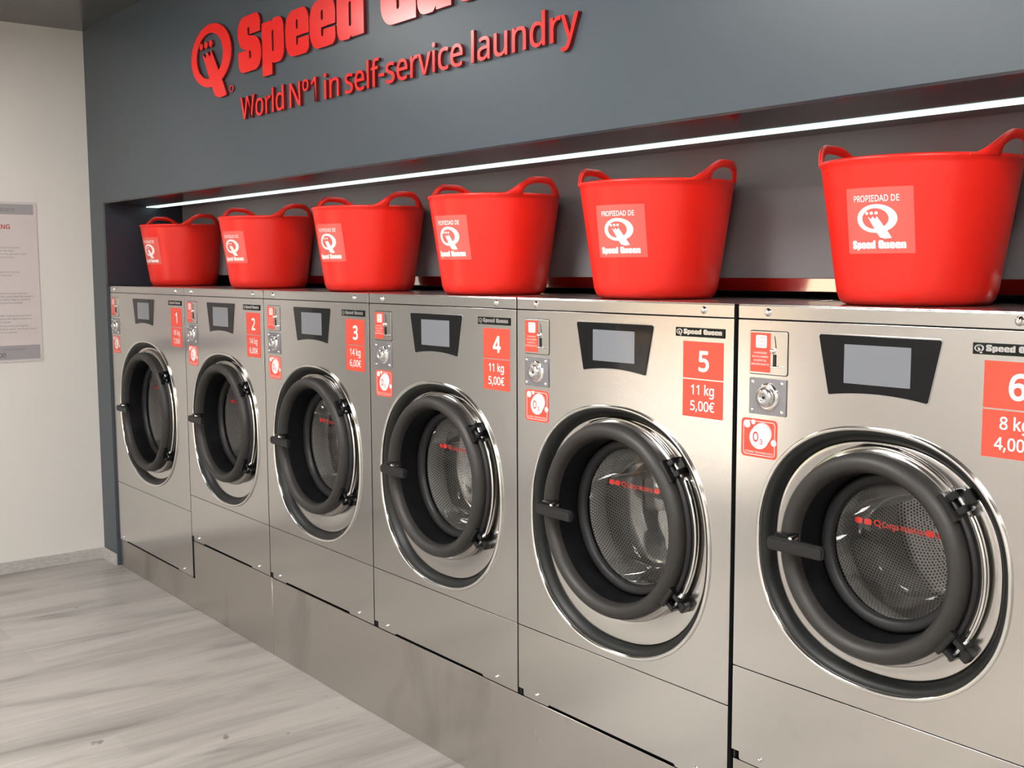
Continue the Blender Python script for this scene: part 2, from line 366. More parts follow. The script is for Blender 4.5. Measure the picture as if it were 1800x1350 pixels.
def big_word_polys(wordstr, gap=0.05):
    out = []; x = 0
    for ch in wordstr:
        if ch == ' ': x += 0.62; continue
        ps, wd = G(ch); out.append((ch, [[(x+a, b) for a, b in p] for p in ps], wd)); x += wd+gap
    return out, x-gap
def brand_mesh(x0, x1, base, xh, ext=0.0):
    """'Speed Queen' as one flat mesh in 2D"""
    gl_, tot = big_word_polys('Speed Queen'); s = (x1-x0)/tot; polys = []
    mes = []
    for ch, ps, wd in gl_:
        mes.append(flat_mesh([[(x0+a*s, base+b*xh) for a, b in p] for p in ps]))
    return join_meshes(mes)
def q_polys(cx, cy, rx, ry):
    """the round Q emblem: ring, slanted tail rising into a three-pointed crown, three dots"""
    ring = [ell(cx, cy, rx, ry, 56), ell(cx-0.06*rx, cy, rx*0.66, ry*0.72, 48)]
    def P(l): return [(cx+a*rx, cy+b*ry) for a, b in l]
    tail = P([(-0.42, 0.15), (-0.25, -0.04), (-0.17, 0.16), (-0.05, -0.04), (0.04, 0.16), (0.60, -1.05), (0.72, -1.38), (0.40, -1.42), (0.16, -1.32), (-0.02, -0.92)])
    dots = [ell(cx+a*rx, cy+0.385*ry, 0.085*rx, 0.115*ry, 14) for a in (-0.47, -0.23, 0.01)]
    return ring, tail, dots
def q_mesh(cx, cy, rx, ry):
    ring, tail, dots = q_polys(cx, cy, rx, ry)
    return join_meshes([flat_mesh(ring), flat_mesh([tail])]+[flat_mesh([d]) for d in dots])

# ------------------------------------------------------------------ the room
XL, YW, ZC, ZL, XN, YN = -0.2056, -0.0106, 2.7874, 1.894, 0.0208, 0.400
XR, XE = 9.0, 4.925
box('floor', XL-0.15, XR+0.15, YF-0.15, 1.0, -0.1, 0.0, FLOORM, kind='structure')
box('ceiling', XL-0.15, XR+0.15, YF-0.15, 1.0, ZC, ZC+0.12, CEILM, kind='structure')
box('wall_left', XL-0.15, XL, YF-0.15, 1.0, 0.0, ZC, PLASTER, kind='structure')
box('wall_right', XR, XR+0.15, YF-0.15, 1.0, 0, ZC, PLASTER, kind='structure')
def wall_back():
    bm = bmesh.new()
    boxbm(bm, XL, XR, YW, 1.0, ZL+0.006, ZC)                      # lintel over the niche
    boxbm(bm, XL, -0.003, YW, 1.0, 0.0, ZL+0.006)                  # strip beside the first washer
    boxbm(bm, XE+0.01, XR, YW, 1.0, 0, ZL+0.006)                   # pier after the last washer
    boxbm(bm, XL-0.15, XR+0.15, 1.0, 1.15, 0, ZC)                    # behind the machines
    return link('wall_back', mesh(bm, 'wall_back'), DARKWALL, kind='structure')
wall_back()
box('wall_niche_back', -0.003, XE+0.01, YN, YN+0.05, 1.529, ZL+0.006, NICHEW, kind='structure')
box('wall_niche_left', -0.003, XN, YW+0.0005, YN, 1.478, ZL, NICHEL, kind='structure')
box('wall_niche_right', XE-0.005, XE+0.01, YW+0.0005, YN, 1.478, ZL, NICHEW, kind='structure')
def soffit():
    bm = bmesh.new(); x0, x1 = XN, XE-0.005
    v = [bm.verts.new(p) for p in ((x0, YW+0.0008, ZL), (x1, YW+0.0008, ZL), (x1, 0.2, ZL-0.011), (x0, 0.2, ZL-0.011), (x0, YW+0.0008, ZL+0.006), (x1, YW+0.0008, ZL+0.006), (x1, 0.2, ZL+0.006), (x0, 0.2, ZL+0.006))]
    for f in ((3, 2, 1, 0), (4, 5, 6, 7), (0, 1, 5, 4), (1, 2, 6, 5), (2, 3, 7, 6), (3, 0, 4, 7)): bm.faces.new([v[i] for i in f])
    boxbm(bm, x0, x1, 0.272, YN, ZL-0.010, ZL+0.006); bmesh.ops.recalc_face_normals(bm, faces=bm.faces[:])
    link('trim_soffit', mesh(bm, 'soffit'), SOFFIT, kind='structure')
soffit()
box('baseboard_left', XL, XL+0.012, YF, YW, 0, 0.062, SKIRT, bev=0.002, kind='structure')
box('baseboard_back', XL+0.012, -0.004, YW-0.012, YW, 0, 0.062, SKIRT, bev=0.002, kind='structure')
DOORM = mat('grey_painted_door', (0.34, 0.335, 0.33), 0.5)
dr = box('door_1', XL, XL+0.03, -2.75, -1.30, 0.005, 2.12, DOORM, bev=0.003, kind='structure')  # invented door, added out of view to darken the left wall's reflection in the steel
box('door_handle', XL+0.03, XL+0.07, -1.46, -1.34, 1.02, 1.045, SATIN, dr, bev=0.006)
# street wall with the shop window
def wall_street():
    bm = bmesh.new(); y0, y1 = YF-0.15, YF
    boxbm(bm, XL, WX0, y0, y1, 0, ZC); boxbm(bm, WX1, XR, y0, y1, 0, ZC)
    boxbm(bm, WX0, WX1, y0, y1, 0, WZ0); boxbm(bm, WX0, WX1, y0, y1, WZ1, ZC)
    link('wall_street', mesh(bm, 'wall_street'), PLASTER, kind='structure')
wall_street()
def window():
    bm = bmesh.new(); y0, y1 = YF-0.10, YF-0.05
    for a in (WX0, WX0+0.75, WX1-0.05): boxbm(bm, a, a+0.05, y0, y1, WZ0, WZ1)
    boxbm(bm, WX0, WX1, y0, y1, WZ0, WZ0+0.05); boxbm(bm, WX0, WX1, y0, y1, WZ1-0.05, WZ1)
    f = link('window_1', mesh(bm, 'window'), FRAMEW, kind='structure')
    box('pane', WX0+0.05, WX1-0.05, YF-0.078, YF-0.072, WZ0+0.05, WZ1-0.05, GLASS, f)
window()
# what stands outside, seen only as reflections in the steel and the door glass
STREET = paint('pale_paving', (0.40, 0.35, 0.29), 0.85); FACADE = paint('orange_render', (0.72, 0.46, 0.28), 0.9)
AWN = mat('green_awning', (0.05, 0.55, 0.22), 0.6); DKWIN = mat('dark_window_glass', (0.03, 0.035, 0.04), 0.15)
box('ground_street', -30, 30, -16, YF-0.15, -0.25, -0.1, STREET, kind='structure')
box('wall_opposite_right', -10.2, 14, -16.35, -16.02, -0.1, 6.6, paint('brown_render', (0.30, 0.22, 0.16), 0.9), kind='structure')  # darker stretch put in to dim the reflection in the nearest washer
fac = box('wall_opposite', -30, -10.2, -16.3, -16.0, -0.1, 6.2, FACADE, kind='structure')
for i in range(4):
    xw = -25+i*3.9
    box('window_pane', xw, xw+1.3, -16.0, -15.97, 3.2, 4.8, DKWIN, fac); box('window_pane', xw, xw+1.9, -16.0, -15.97, 0.1, 2.1, DKWIN, fac)
box('awning', -14, -9, -15.97, -15.2, 2.3, 3.0, AWN, fac)
# unseen ceiling light panels, invented for the reflections and the room's fill light
for i, (px, py) in enumerate([(1.135, -1.353), (3.535, -1.353), (5.935, -1.353), (3.535, -2.553), (5.935, -2.553), (8.035, -1.953)]):
    t = thing('ceiling_light', ['square ceiling light above the floor in front of the first washers, nearer the wall', 'square ceiling light over the middle of the room, nearer the washers', 'square ceiling light above the camera side of the room, nearer the washers', 'square ceiling light over the middle of the room, nearer the street',
              'square ceiling light above the camera side, nearer the street', 'square ceiling light at the far right end of the room'][i], 'ceiling light', (px, py, ZC), 'square ceiling lights')
    bm = bmesh.new()
    for a in ((-.295, .295, -.295, -.28), (-.295, .295, .28, .295), (-.295, -.28, -.28, .28), (.28, .295, -.28, .28)): boxbm(bm, *a, -0.012, 0)
    link('frame', mesh(bm, 'frame'), FRAMEW, t)
    box('diffuser', -.28, .28, -.28, .28, -0.008, 0, PANELD if i == 0 else PANELM, t)

# LED strip under the soffit
t = thing('led_strip_light', 'long thin glowing light strip under the niche soffit above the baskets', 'strip light', (XN, 0.2, ZL))
box('profile', 0.0005, XE-XN-0.006, 0.0005, 0.0715, -0.010, 0.004, ALU, t); box('diffuser', 0.004, XE-XN-0.010, 0.003, 0.069, -0.0135, -0.010, LEDM, t, bev=0.001)

# steel ledge behind the washers
tag(box('steel_ledge', 0.99, XE-0.008, YN-0.004, YN+0.02, 1.494, 1.5285, LEDGE, bev=0.0015), 'narrow polished steel ledge running behind the baskets at the niche back wall', 'ledge')

# plinth panels
def plinth(name, pts, label):
    o = shape(name, [pts], 0.0085, PLINTH, None, 0.0025, 0.0008)
    return tag(o, label, 'plinth panel', 'steel plinth panels under the washers')
plinth('plinth_panel', [(0.003, 0.001), (1.778, 0.001), (1.778, 0.3205), (0.9905, 0.3205), (0.9905, 0.143), (0.003, 0.143)], 'stepped steel plinth panel under washers 1 and 2, next to the light skirting')
plinth('plinth_panel', [(1.7805, 0.001), (4.166, 0.001), (4.166, 0.3205), (1.7805, 0.3205)], 'long worn steel plinth panel under washers 3, 4 and 5')
plinth('plinth_panel', [(4.169, 0.001), (4.92, 0.001), (4.92, 0.4125), (4.169, 0.4125)], 'taller steel plinth panel under washer 6')
# concrete base behind them that carries the machines
bmb = bmesh.new()
boxbm(bmb, 0.02, 0.985, 0.03, 0.85, 0, 0.14); boxbm(bmb, 0.99, 4.16, 0.03, 0.85, 0, 0.318); boxbm(bmb, 4.17, 4.915, 0.03, 0.85, 0, 0.408)
link('trim_machine_base', mesh(bmb, 'base'), GAP, kind='structure')

# ------------------------------------------------------------------ washers
ZT, ZK = 1.4754, 1.4419
def washer(num, x, w, gap, zb, zs, cx, cz, R, rc, kg, eur, o3x, label):
    root = thing('washing_machine', label, 'washing machine', (x, 0, zb), 'stainless steel coin washing machines in a row')
    P = bpy.data.objects.new  # noqa
    wv = w-gap                                  # visible panel width
    off = (0, 0, -zb)
    def part(o, *a): o.location = off; return o
    rx, rz, rcx, rcz = rc
    # carcass (open front around the door)
    bm = bmesh.new()
    boxbm(bm, 0.003, 0.008, 0.004, 0.80, zb, ZT-0.004); boxbm(bm, wv-0.005, wv, 0.004, 0.80, zb, ZT-0.004)
    boxbm(bm, 0.008, wv-0.005, 0.79, 0.80, zb, ZT-0.004); boxbm(bm, 0.008, wv-0.005, 0.02, 0.79, zb, zb+0.01)
    part(link('body', mesh(bm, 'body'), GAP, root))
    # top lid with its folded front strip
    bm = bmesh.new(); boxbm(bm, 0.0, wv, 0.0, 0.80, ZT-0.003, ZT); boxbm(bm, 0.0, wv, 0.0, 0.003, ZK+0.0015, ZT-0.003)
    lid = link('lid', mesh(bm, 'lid'), STEEL, root); part(lid); lid.data.materials.append(TOPSTEEL)
    for f in lid.data.polygons:
        if f.normal.z > 0.9: f.material_index = 1
    bv = lid.modifiers.new('bevel', 'BEVEL'); bv.width = 0.0012; bv.segments = 2
    # front panel with the rounded opening
    hole = [(rcx+a, rcz+b) for a, b in (sup(rx, rz, 2.25, 2*pi*i/140) for i in range(140))]
    outer = rrect(0.0, wv, zs+0.0012, ZK-0.001, 0.002, 2)
    fp = part(shape('front_panel', [outer, hole], 0.002, STEEL, root, 0.002, 0.0006))
    lp_out = round_poly([(0.0, zb+0.020), (0.022, zb+0.020), (0.022, zb+0.001), (0.13, zb+0.001), (0.135, zb+0.007), (wv-0.17, zb+0.007), (wv-0.165, zb+0.001), (wv, zb+0.001), (wv, zs-0.001), (0, zs-0.001)], [0, 0, .006, 0, 0, 0, 0, .002, .002, .002], 3)
    part(shape('lower_panel', [lp_out], 0.002, STEEL, root, 0.002, 0.0006))
    # chrome lip, rubber band and dished steel surround
    def ring(o, y, n=2.25, cxx=rcx, czz=rcz):
        return [(cxx+a, y, czz+b) for a, b in (sup(rx-o, rz-o, n, 2*pi*i/140) for i in range(140))]
    part(loft('chrome_lip', [ring(0.002, 0.003), ring(-0.004, 0.0005), ring(-0.0055, -0.003), ring(-0.003, -0.0065), ring(0.002, -0.006), ring(0.0045, -0.002), ring(0.005, 0.004)], CHROME, root))
    part(loft('rubber_band', [ring(0.0045, 0.002), ring(0.008, 0.0015), ring(0.015, 0.006), ring(0.024, 0.020), ring(0.027, 0.030)], RUBBER, root))
    circ = [(cx+(R-0.02)*cos(2*pi*i/140), 0.034, cz+(R-0.02)*sin(2*pi*i/140)) for i in range(140)]
    circ2 = [(cx+(R+0.014)*cos(2*pi*i/140), 0.024, cz+(R+0.014)*sin(2*pi*i/140)) for i in range(140)]
    part(loft('door_surround', [ring(0.0265, 0.029), ring(0.028, 0.0245), ring(0.031, 0.0235), ring(0.036, 0.0235), circ2, circ], STEEL, root))
    # screws
    def screw(px, pz, r, y=0.0, m=CHROME):
        s = lathe('screw', [(r*1.5, y), (r*1.5, y-0.0012), (r*1.1, y-0.002), (r, y-0.005), (r*0.7, y-0.0068), (r*0.3, y-0.0072), (0.0001, y-0.0062)], px, pz, m, root, 16); part(s)
    screw(0.083, 1.4585, 0.0062); screw(wv-0.090, 1.4585, 0.0062)
    screw(0.085, zb+0.022, 0.0035); screw(wv-0.095, zb+0.022, 0.0035)
    # coin slot plate
    cp = part(shape('coin_plate', [rrect(0.035, 0.138, 1.322, 1.417, 0.005)], 0.0, STEEL, root, 0.0025, 0.0008))
    for b in (rrect(0.0335, 0.1395, 1.3205, 1.4185, 0.006),): part(shape('plate_shadow_gap', [b], 0.0, BLACKG, root, 0.0006))
    st = shape('coin_sticker', [rrect(0.038, 0.093, 1.3265, 1.413, 0.001, 2)], -0.0027, RED, cp, 0.0004)
    shape('price_box', [rrect(0.053, 0.083, 1.380, 1.408, 0.004)], -0.0032, CREAM, cp, 0.0003)
    mes = []
    for k, s in enumerate(('0,50 €', '1,00 €', '2,00 €')): mes.append(stand(text_local(s, 0.0055, 0.022), 0.057, -0.0039, 1.400-k*0.0088))
    link('price_lettering', join_meshes(mes), REDPR, cp)
    mes = [stand(text_local(s, 0.0042, wd_), 0.0655-wd_/2, -0.0034, 1.367-k*0.0085) for k, (s, wd_) in enumerate((('LA MAQUINA', .036), ('NO DA CAMBIO', .044), ('INSERTE EL', .036), ('IMPORTE EXACTO', .049)))]
    link('coin_lettering', join_meshes(mes), CREAM, cp)
    me = flat_mesh([[(0.103, 1.407), (0.1045, 1.407), (0.109, 1.381), (0.107, 1.381)]], 0.0006); link('coin_slot', stand(me, 0, -0.0028, 0), BLACKG, cp)
    lathe('return_button', [(0.006, -0.0025), (0.006, -0.006), (0.004, -0.009), (0.0001, -0.010)], 0.099, 1.374, CHROME, cp, 16)
    box('coin_return_slot', 0.1005, 0.1085, -0.0045, -0.0024, 1.342, 1.367, BLACKG, cp, bev=0.001)
    box('coin_lip', 0.097, 0.122, -0.009, -0.0024, 1.3385, 1.342, CHROME, cp, bev=0.001)
    # lock plate
    lk = part(shape('lock_plate', [rrect(0.036, 0.137, 1.232, 1.313, 0.002)], 0.0, PLATEGR, root, 0.003, 0.0008))
    for a in (0.046, 0.127):
        for b in (1.241, 1.304): lathe('rivet', [(0.0052, -0.003), (0.0048, -0.0055), (0.0025, -0.007), (0.0001, -0.0072)], a, b, CHROME, lk, 14)
    lathe('lock_ring', [(0.031, -0.003), (0.0305, -0.006), (0.027, -0.0085), (0.024, -0.009), (0.021, -0.006)], 0.088, 1.273, CHROME, lk, 40)
    lathe('lock_barrel', [(0.022, -0.003), (0.0215, -0.012), (0.019, -0.017), (0.012, -0.020), (0.008, -0.0185), (0.0075, -0.014), (0.004, -0.0145), (0.0001, -0.016)], 0.086, 1.272, SATIN, lk, 32)
    lathe('key_hole', [(0.0036, -0.0155), (0.0036, -0.0165), (0.0001, -0.0166)], 0.086, 1.272, BLACKG, lk, 12)
    # ozone sticker
    a, b = o3x, o3x+0.100
    oz = part(shape('ozone_sticker', [rrect(a, b, 1.134, 1.221, 0.010, 6)], 0.0, RED, root, 0.0005))
    shape('ozone_border', [rrect(a+0.006, b-0.006, 1.139, 1.216, 0.008, 6), rrect(a+0.0072, b-0.0072, 1.1402, 1.2148, 0.007, 6)], -0.0006, CREAM, oz, 0.0003)
    for k, (u, v, r) in enumerate(((0.060, 1.190, 0.0235), (0.056, 1.186, 0.0245))): shape('ozone_bubble', [ell(a+u, v, r*1.08, r, 32)], -0.0007-0.0004*k, DISC if k == 0 else DISC2, oz, 0.0003)
    shape('ozone_bubble', [ell(a+0.051, 1.179, 0.0265, 0.0255, 36)], -0.0015, WHITE, oz, 0.0003)
    for u, v, r in ((0.017, 1.207, 0.0085), (0.034, 1.213, 0.0055), (0.091, 1.171, 0.0075)): shape('ozone_bubble', [ell(a+u, v, r, r, 20)], -0.0009, CREAM, oz, 0.0003)
    me = join_meshes([stand(text_local('O', 0.021, 0.0155, 0.02), a+0.034, -0.0020, 1.170), stand(text_local('3', 0.011, 0.008, 0.02), a+0.053, -0.0020, 1.165)])
    link('ozone_lettering', me, REDPR, oz)
    link('ozone_caption', stand(text_local('OZONE TECHNOLOGY', 0.0042, 0.078), a+0.011, -0.0008, 1.1435), CREAM, oz)
    # control panel
    def arc(z0, sag, x0, x1, n=12): return [(x0+(x1-x0)*i/n, z0+sag*(1-(2*i/n-1)**2)) for i in range(n+1)]
    po_ = [(cx+0.140, 1.417), (cx-0.140, 1.417)] + arc(1.292, 0.009, cx-0.113, cx+0.113)
    rr_ = [0.005, 0.005] + [0.004]+[0]*11+[0.004]
    k0 = round_poly(po_, rr_, 4)
    cpn = part(shape('control_panel', [k0], 0.0, SCREENG, root, 0.003, 0.0008))
    k1 = round_poly([(cx+0.1425, 1.4192), (cx-0.1425, 1.4192)] + arc(1.2897, 0.009, cx-0.115, cx+0.115), rr_, 4)
    part(shape('panel_frame', [k1], 0.0, SATIN, root, 0.001, 0.0003))
    shape('display', [rrect(cx-0.076, cx+0.076, 1.319, 1.399, 0.001, 2)], -0.003, LCD, cpn, 0.0004)
    # name plate
    np_ = part(box('name_plate', wv-0.176, wv-0.026, -0.003, 0.0, 1.395, 1.4165, PLATEBLK, root, bev=0.0008))
    me = join_meshes([brand_mesh(wv-0.150, wv-0.032, 1.4015, 0.0090), q_mesh(wv-0.163, 1.4065, 0.0095, 0.0068)])
    link('name_lettering', stand(me, 0, -0.0034, 0), SATIN, np_)
    # number + price sticker
    x0, x1 = wv-0.153, wv-0.029
    sn = part(shape('number_sticker', [rrect(x0, x1, 1.2975, 1.3845, 0.0005, 1)], 0.0, RED, root, 0.0006))
    link('number_lettering', bold_copies(str(num), 0.045, 0.0019), WHITE, sn)
    nl = sn.children[0].data; bb = [v.co.x for v in nl.vertices]; nl.transform(Matrix.Translation(((x0+x1)/2-(min(bb)+max(bb))/2+(0.003), -0.0010, 1.3165)))
    sp_ = part(shape('price_sticker', [rrect(x0, x1, 1.2065, 1.2945, 0.0005, 1)], 0.0, RED, root, 0.0006))
    wk = {'18 kg': .072, '14 kg': .070, '11 kg': .070, '8 kg': .056}[kg]
    me = join_meshes([shifted(bold_copies(kg, 0.0225, 0.0005, wk), (x0+x1)/2-wk/2, -0.0010, 1.2600), shifted(bold_copies(eur, 0.0225, 0.0005, 0.074), (x0+x1)/2-0.037, -0.0010, 1.2220)])
    link('price_lettering', me, WHITE, sp_)
    # -------- door
    D = bpy.data.objects.new('door', None); COL.objects.link(D); D.parent = root; D.location = off; D.empty_display_size = 0.05
    g = R-0.075                                    # glass radius
    lathe('chrome_rim', [(R-0.002, 0.030), (R+0.010, 0.028), (R+0.0125, 0.023), (R+0.012, 0.018), (R+0.0095, 0.0155), (R+0.007, 0.017), (R+0.005, 0.014), (R-0.002, 0.012)], cx, cz, RIMST, D, 112)
    prof = [(R-0.008, 0.024), (R-0.001, 0.010), (R+0.001, -0.003)]
    for k in range(1, 12):
        a_ = pi*k/12; prof.append((R-0.0195+0.0205*cos(a_), -0.007-0.026*sin(a_)))
    prof += [(R-0.0405, -0.003), (R-0.043, 0.012), (R-0.045, 0.035), (R-0.046, 0.075)]
    lathe('door_ring', prof[:-3], cx, cz, RING, D, 112); lathe('door_funnel', prof[-4:], cx, cz, FUNNEL, D, 112)
    lathe('inner_ring', [(R-0.0465, 0.078), (R-0.048, 0.062), (R-0.051, 0.0575), (R-0.056, 0.0565), (R-0.068, 0.060), (R-0.072, 0.064), (R-0.0745, 0.0735)], cx, cz, BLACK, D, 112)
    lathe('door_back', [(R-0.046, 0.075), (R-0.050, 0.084), (g+0.008, 0.085)], cx, cz, BLACK, D, 96)
    lathe('door_glass', [(g+0.001, 0.0725), (g*0.9, 0.0696), (g*0.75, 0.0663), (g*0.55, 0.0630), (g*0.35, 0.0608), (g*0.15, 0.0597), (0.0005, 0.0595)], cx, cz, GLASS, D, 96)
    lathe('glass_bowl', [(g-0.002, 0.075), (g-0.008, 0.105), (g-0.016, 0.140), (g-0.022, 0.158), (g-0.031, 0.168), (g-0.045, 0.173), (g*0.4, 0.170), (0.0005, 0.168)], cx, cz, GLASS, D, 96)
    # load line printed on the glass
    zl = cz+0.05+0.18*(g-0.135)*4; hw = math.sqrt(max(g*g-(zl-cz)**2, 0))-0.006; mes = []
    u0 = cx-0.090
    for u in (u0, u0+0.022): mes.append(flat_mesh([rrect(u, u+0.018, zl-0.0065, zl+0.0065, 0.004, 3)]))
    u = u0+0.046; mes.append(flat_mesh([ell(u+0.008, zl+0.001, 0.0085, 0.0068, 20), ell(u+0.008, zl+0.001, 0.0055, 0.0045, 20)])); mes.append(flat_mesh([[(u+0.009, zl-0.002), (u+0.012, zl-0.001), (u+0.017, zl-0.009), (u+0.013, zl-0.009)]]))
    for du in (-0.0003, 0.0003):
        tm = text_local('Carga máxima', 0.0125, 0.094); tm.transform(Matrix.Translation((u0+0.066+du, zl-0.006, du*0.05))); mes.append(tm)
    u = u0+0.165
    while u+0.018 < cx+hw: mes.append(flat_mesh([rrect(u, u+0.020, zl-0.0065, zl+0.0065, 0.004, 3)])); u += 0.026
    link('load_line_lettering', stand(join_meshes(mes), 0, 0.0720, 0), REDPR, D)
    # handle: horizontal lever on a short arm at the left of the ring
    hx0 = cx-0.220-0.6*(R-0.215); hx1 = hx0+0.145
    hb = bmesh.new(); boxbm(hb, hx0, hx1, -0.062, -0.046, cz-0.0145, cz+0.0145)
    vert = [e for e in hb.edges if abs(e.verts[0].co.y-e.verts[1].co.y) > 0.01]
    bmesh.ops.bevel(hb, geom=vert, offset=0.011, segments=6, affect='EDGES', profile=0.5)
    bmesh.ops.bevel(hb, geom=[e for e in hb.edges if abs(e.verts[0].co.y-e.verts[1].co.y) < 1e-4], offset=0.0035, segments=2, affect='EDGES')
    link('handle', mesh(hb, 'handle'), BLACK, D)
    box('handle_arm', hx0+0.010, hx0+0.046, -0.048, -0.006, cz-0.008, cz+0.022, BLACKG, D, bev=0.004)
    lathe('handle_bolt', [(0.006, -0.030), (0.006, -0.052), (0.004, -0.054), (0.0001, -0.0545)], hx0+0.055, cz+0.014, CHROME, D, 14)
    # hinges and the black arc plate between them
    for s in (1, -1):
        A = radians(37)*s+radians(1)
        c0, s0 = cos(A), sin(A); bm = bmesh.new()
        def rb(r0, r1, t0, t1, y0, y1, bm=bm):
            q = [(cx+r*cos(A)-tt*sin(A), cz+r*sin(A)+tt*cos(A)) for r, tt in ((r0, t0), (r1, t0), (r1, t1), (r0, t1))]
            v = [bm.verts.new((p[0], yy, p[1])) for yy in (y0, y1) for p in q]
            for f in ((0, 1, 2, 3), (7, 6, 5, 4), (0, 4, 5, 1), (1, 5, 6, 2), (2, 6, 7, 3), (3, 7, 4, 0)): bm.faces.new([v[i] for i in f])
        rb(R-0.012, R+0.010, -0.030, 0.030, -0.020, 0.022); rb(R+0.006, R+0.034, -0.024, -0.010, -0.012, 0.024); rb(R+0.006, R+0.034, 0.008, 0.022, -0.012, 0.024)
        rb(R+0.020, R+0.052, -0.013, 0.013, 0.000, 0.024)
        bmesh.ops.recalc_face_normals(bm, faces=bm.faces[:]); bmesh.ops.bevel(bm, geom=bm.edges[:], offset=0.002, segments=2, affect='EDGES')
        link('hinge', mesh(bm, 'hinge'), BLACKG, D)
        px, pz = cx+(R+0.027)*c0, cz+(R+0.027)*s0
        tube('hinge_pin', [(px-0.030*(-s0), -0.002, pz-0.030*c0), (px+0.030*(-s0), -0.002, pz+0.030*c0)], 0.004, SATIN, D, 10)
    lathe('hinge_plate', [(R+0.001, 0.016), (R+0.003, -0.004), (R+0.011, -0.006), (R+0.013, 0.008), (R+0.012, 0.018)], cx, cz, BLACK, D, 40, a0=radians(-34), a1=radians(42))
    lathe('hinge_bar', [(R+0.018, 0.014), (R+0.0175, 0.006), (R+0.019, 0.002), (R+0.0215, 0.004), (R+0.0235, 0.002), (R+0.0275, 0.001), (R+0.029, 0.006), (R+0.0285, 0.014)], cx, cz, CHROME, D, 40, a0=radians(-31), a1=radians(30))
    # gasket, drum lip and drum
    part(lathe('door_gasket', [(R-0.010, 0.036), (R-0.040, 0.082), (g+0.014, 0.090)], cx, cz, GREYRUB, root, 80))
    Rd = min(R+0.045, cx-0.03, wv-cx-0.02)
    part(lathe('drum', [(g+0.0335, 0.172), (g+0.038, 0.174), (Rd-0.02, 0.180), (Rd-0.006, 0.186), (Rd, 0.200), (Rd, 0.50), (Rd-0.02, 0.52), (0.001, 0.53)], cx, cz, DRUM, root, 120, uv=True))
    part(lathe('drum_throat', [(g+0.006, 0.087), (g+0.012, 0.120), (g+0.026, 0.166)], cx, cz, DRUM, root, 100, uv=True))
    part(lathe('drum_lip', [(g+0.026, 0.166), (g+0.0265, 0.1625), (g+0.030, 0.160), (g+0.0335, 0.1625), (g+0.034, 0.168), (g+0.0335, 0.173)], cx, cz, CHROME, root, 100))
    for k in range(3):                              # lifters inside the drum
        A = radians(50+120*k); bm = bmesh.new()
        q = [(0, 0.21), (0, 0.49)]
        pr = [(-0.035, 0.0), (-0.012, 0.055), (0.012, 0.055), (0.035, 0.0)]
        vs = [[bm.verts.new((cx+(Rd-0.004-h)*cos(A)-t_*sin(A), yy, cz+(Rd-0.004-h)*sin(A)+t_*cos(A))) for t_, h in pr] for yy in (0.215, 0.485)]
        for i in range(3): bm.faces.new((vs[0][i], vs[0][i+1], vs[1][i+1], vs[1][i]))
        bm.faces.new(vs[0]); bm.faces.new(vs[1]); bmesh.ops.recalc_face_normals(bm, faces=bm.faces[:])
        bmesh.ops.bevel(bm, geom=bm.edges[:], offset=0.006, segments=2, affect='EDGES')
        part(link('drum_lifter', mesh(bm, 'lifter'), SATIN, root))
    return root

W5 = 0.795; X1 = 0.0; X2 = 0.9888
big = (0.370, 0.350, 0.492, 0.860); std = (0.327, 0.322, 0.392, 0.880); sml = (0.291, 0.271, 0.359, 0.958)
washer(1, X1, 0.9888, 0.006, 0.1479, 0.4556, 0.488, 0.868, 0.290, big, '18 kg', '7,00€', 0.040, 'largest steel washer at the far left end, sticker number 1, beside the off-white wall')
washer(2, X2, W5, 0.006, 0.3267, 0.5353, 0.392, 0.908, 0.253, std, '14 kg', '6,00€', 0.036, 'steel washer with sticker number 2, 14 kg 6,00€, second from the left wall')
washer(3, X2+W5, W5, 0.006, 0.3267, 0.5353, 0.392, 0.908, 0.253, std, '14 kg', '6,00€', 0.036, 'steel washer with sticker number 3, 14 kg 6,00€, between washers 2 and 4')
washer(4, X2+2*W5, W5, 0.006, 0.3267, 0.5353, 0.392, 0.908, 0.253, std, '11 kg', '5,00€', 0.036, 'steel washer with sticker number 4, 11 kg 5,00€, still grey rather than glowing warm')
washer(5, X2+3*W5, W5, 0.013, 0.3267, 0.5353, 0.392, 0.908, 0.253, std, '11 kg', '5,00€', 0.036, 'steel washer with sticker number 5, warm beige reflections, wide black gap on its right')
washer(6, X2+4*W5, 0.745, 0.009, 0.4171, 0.6395, 0.358, 0.966, 0.215, sml, '8 kg', '4,00€', 0.014, 'nearest and smallest steel washer, sticker number 6, 8 kg 4,00€, on a taller plinth')

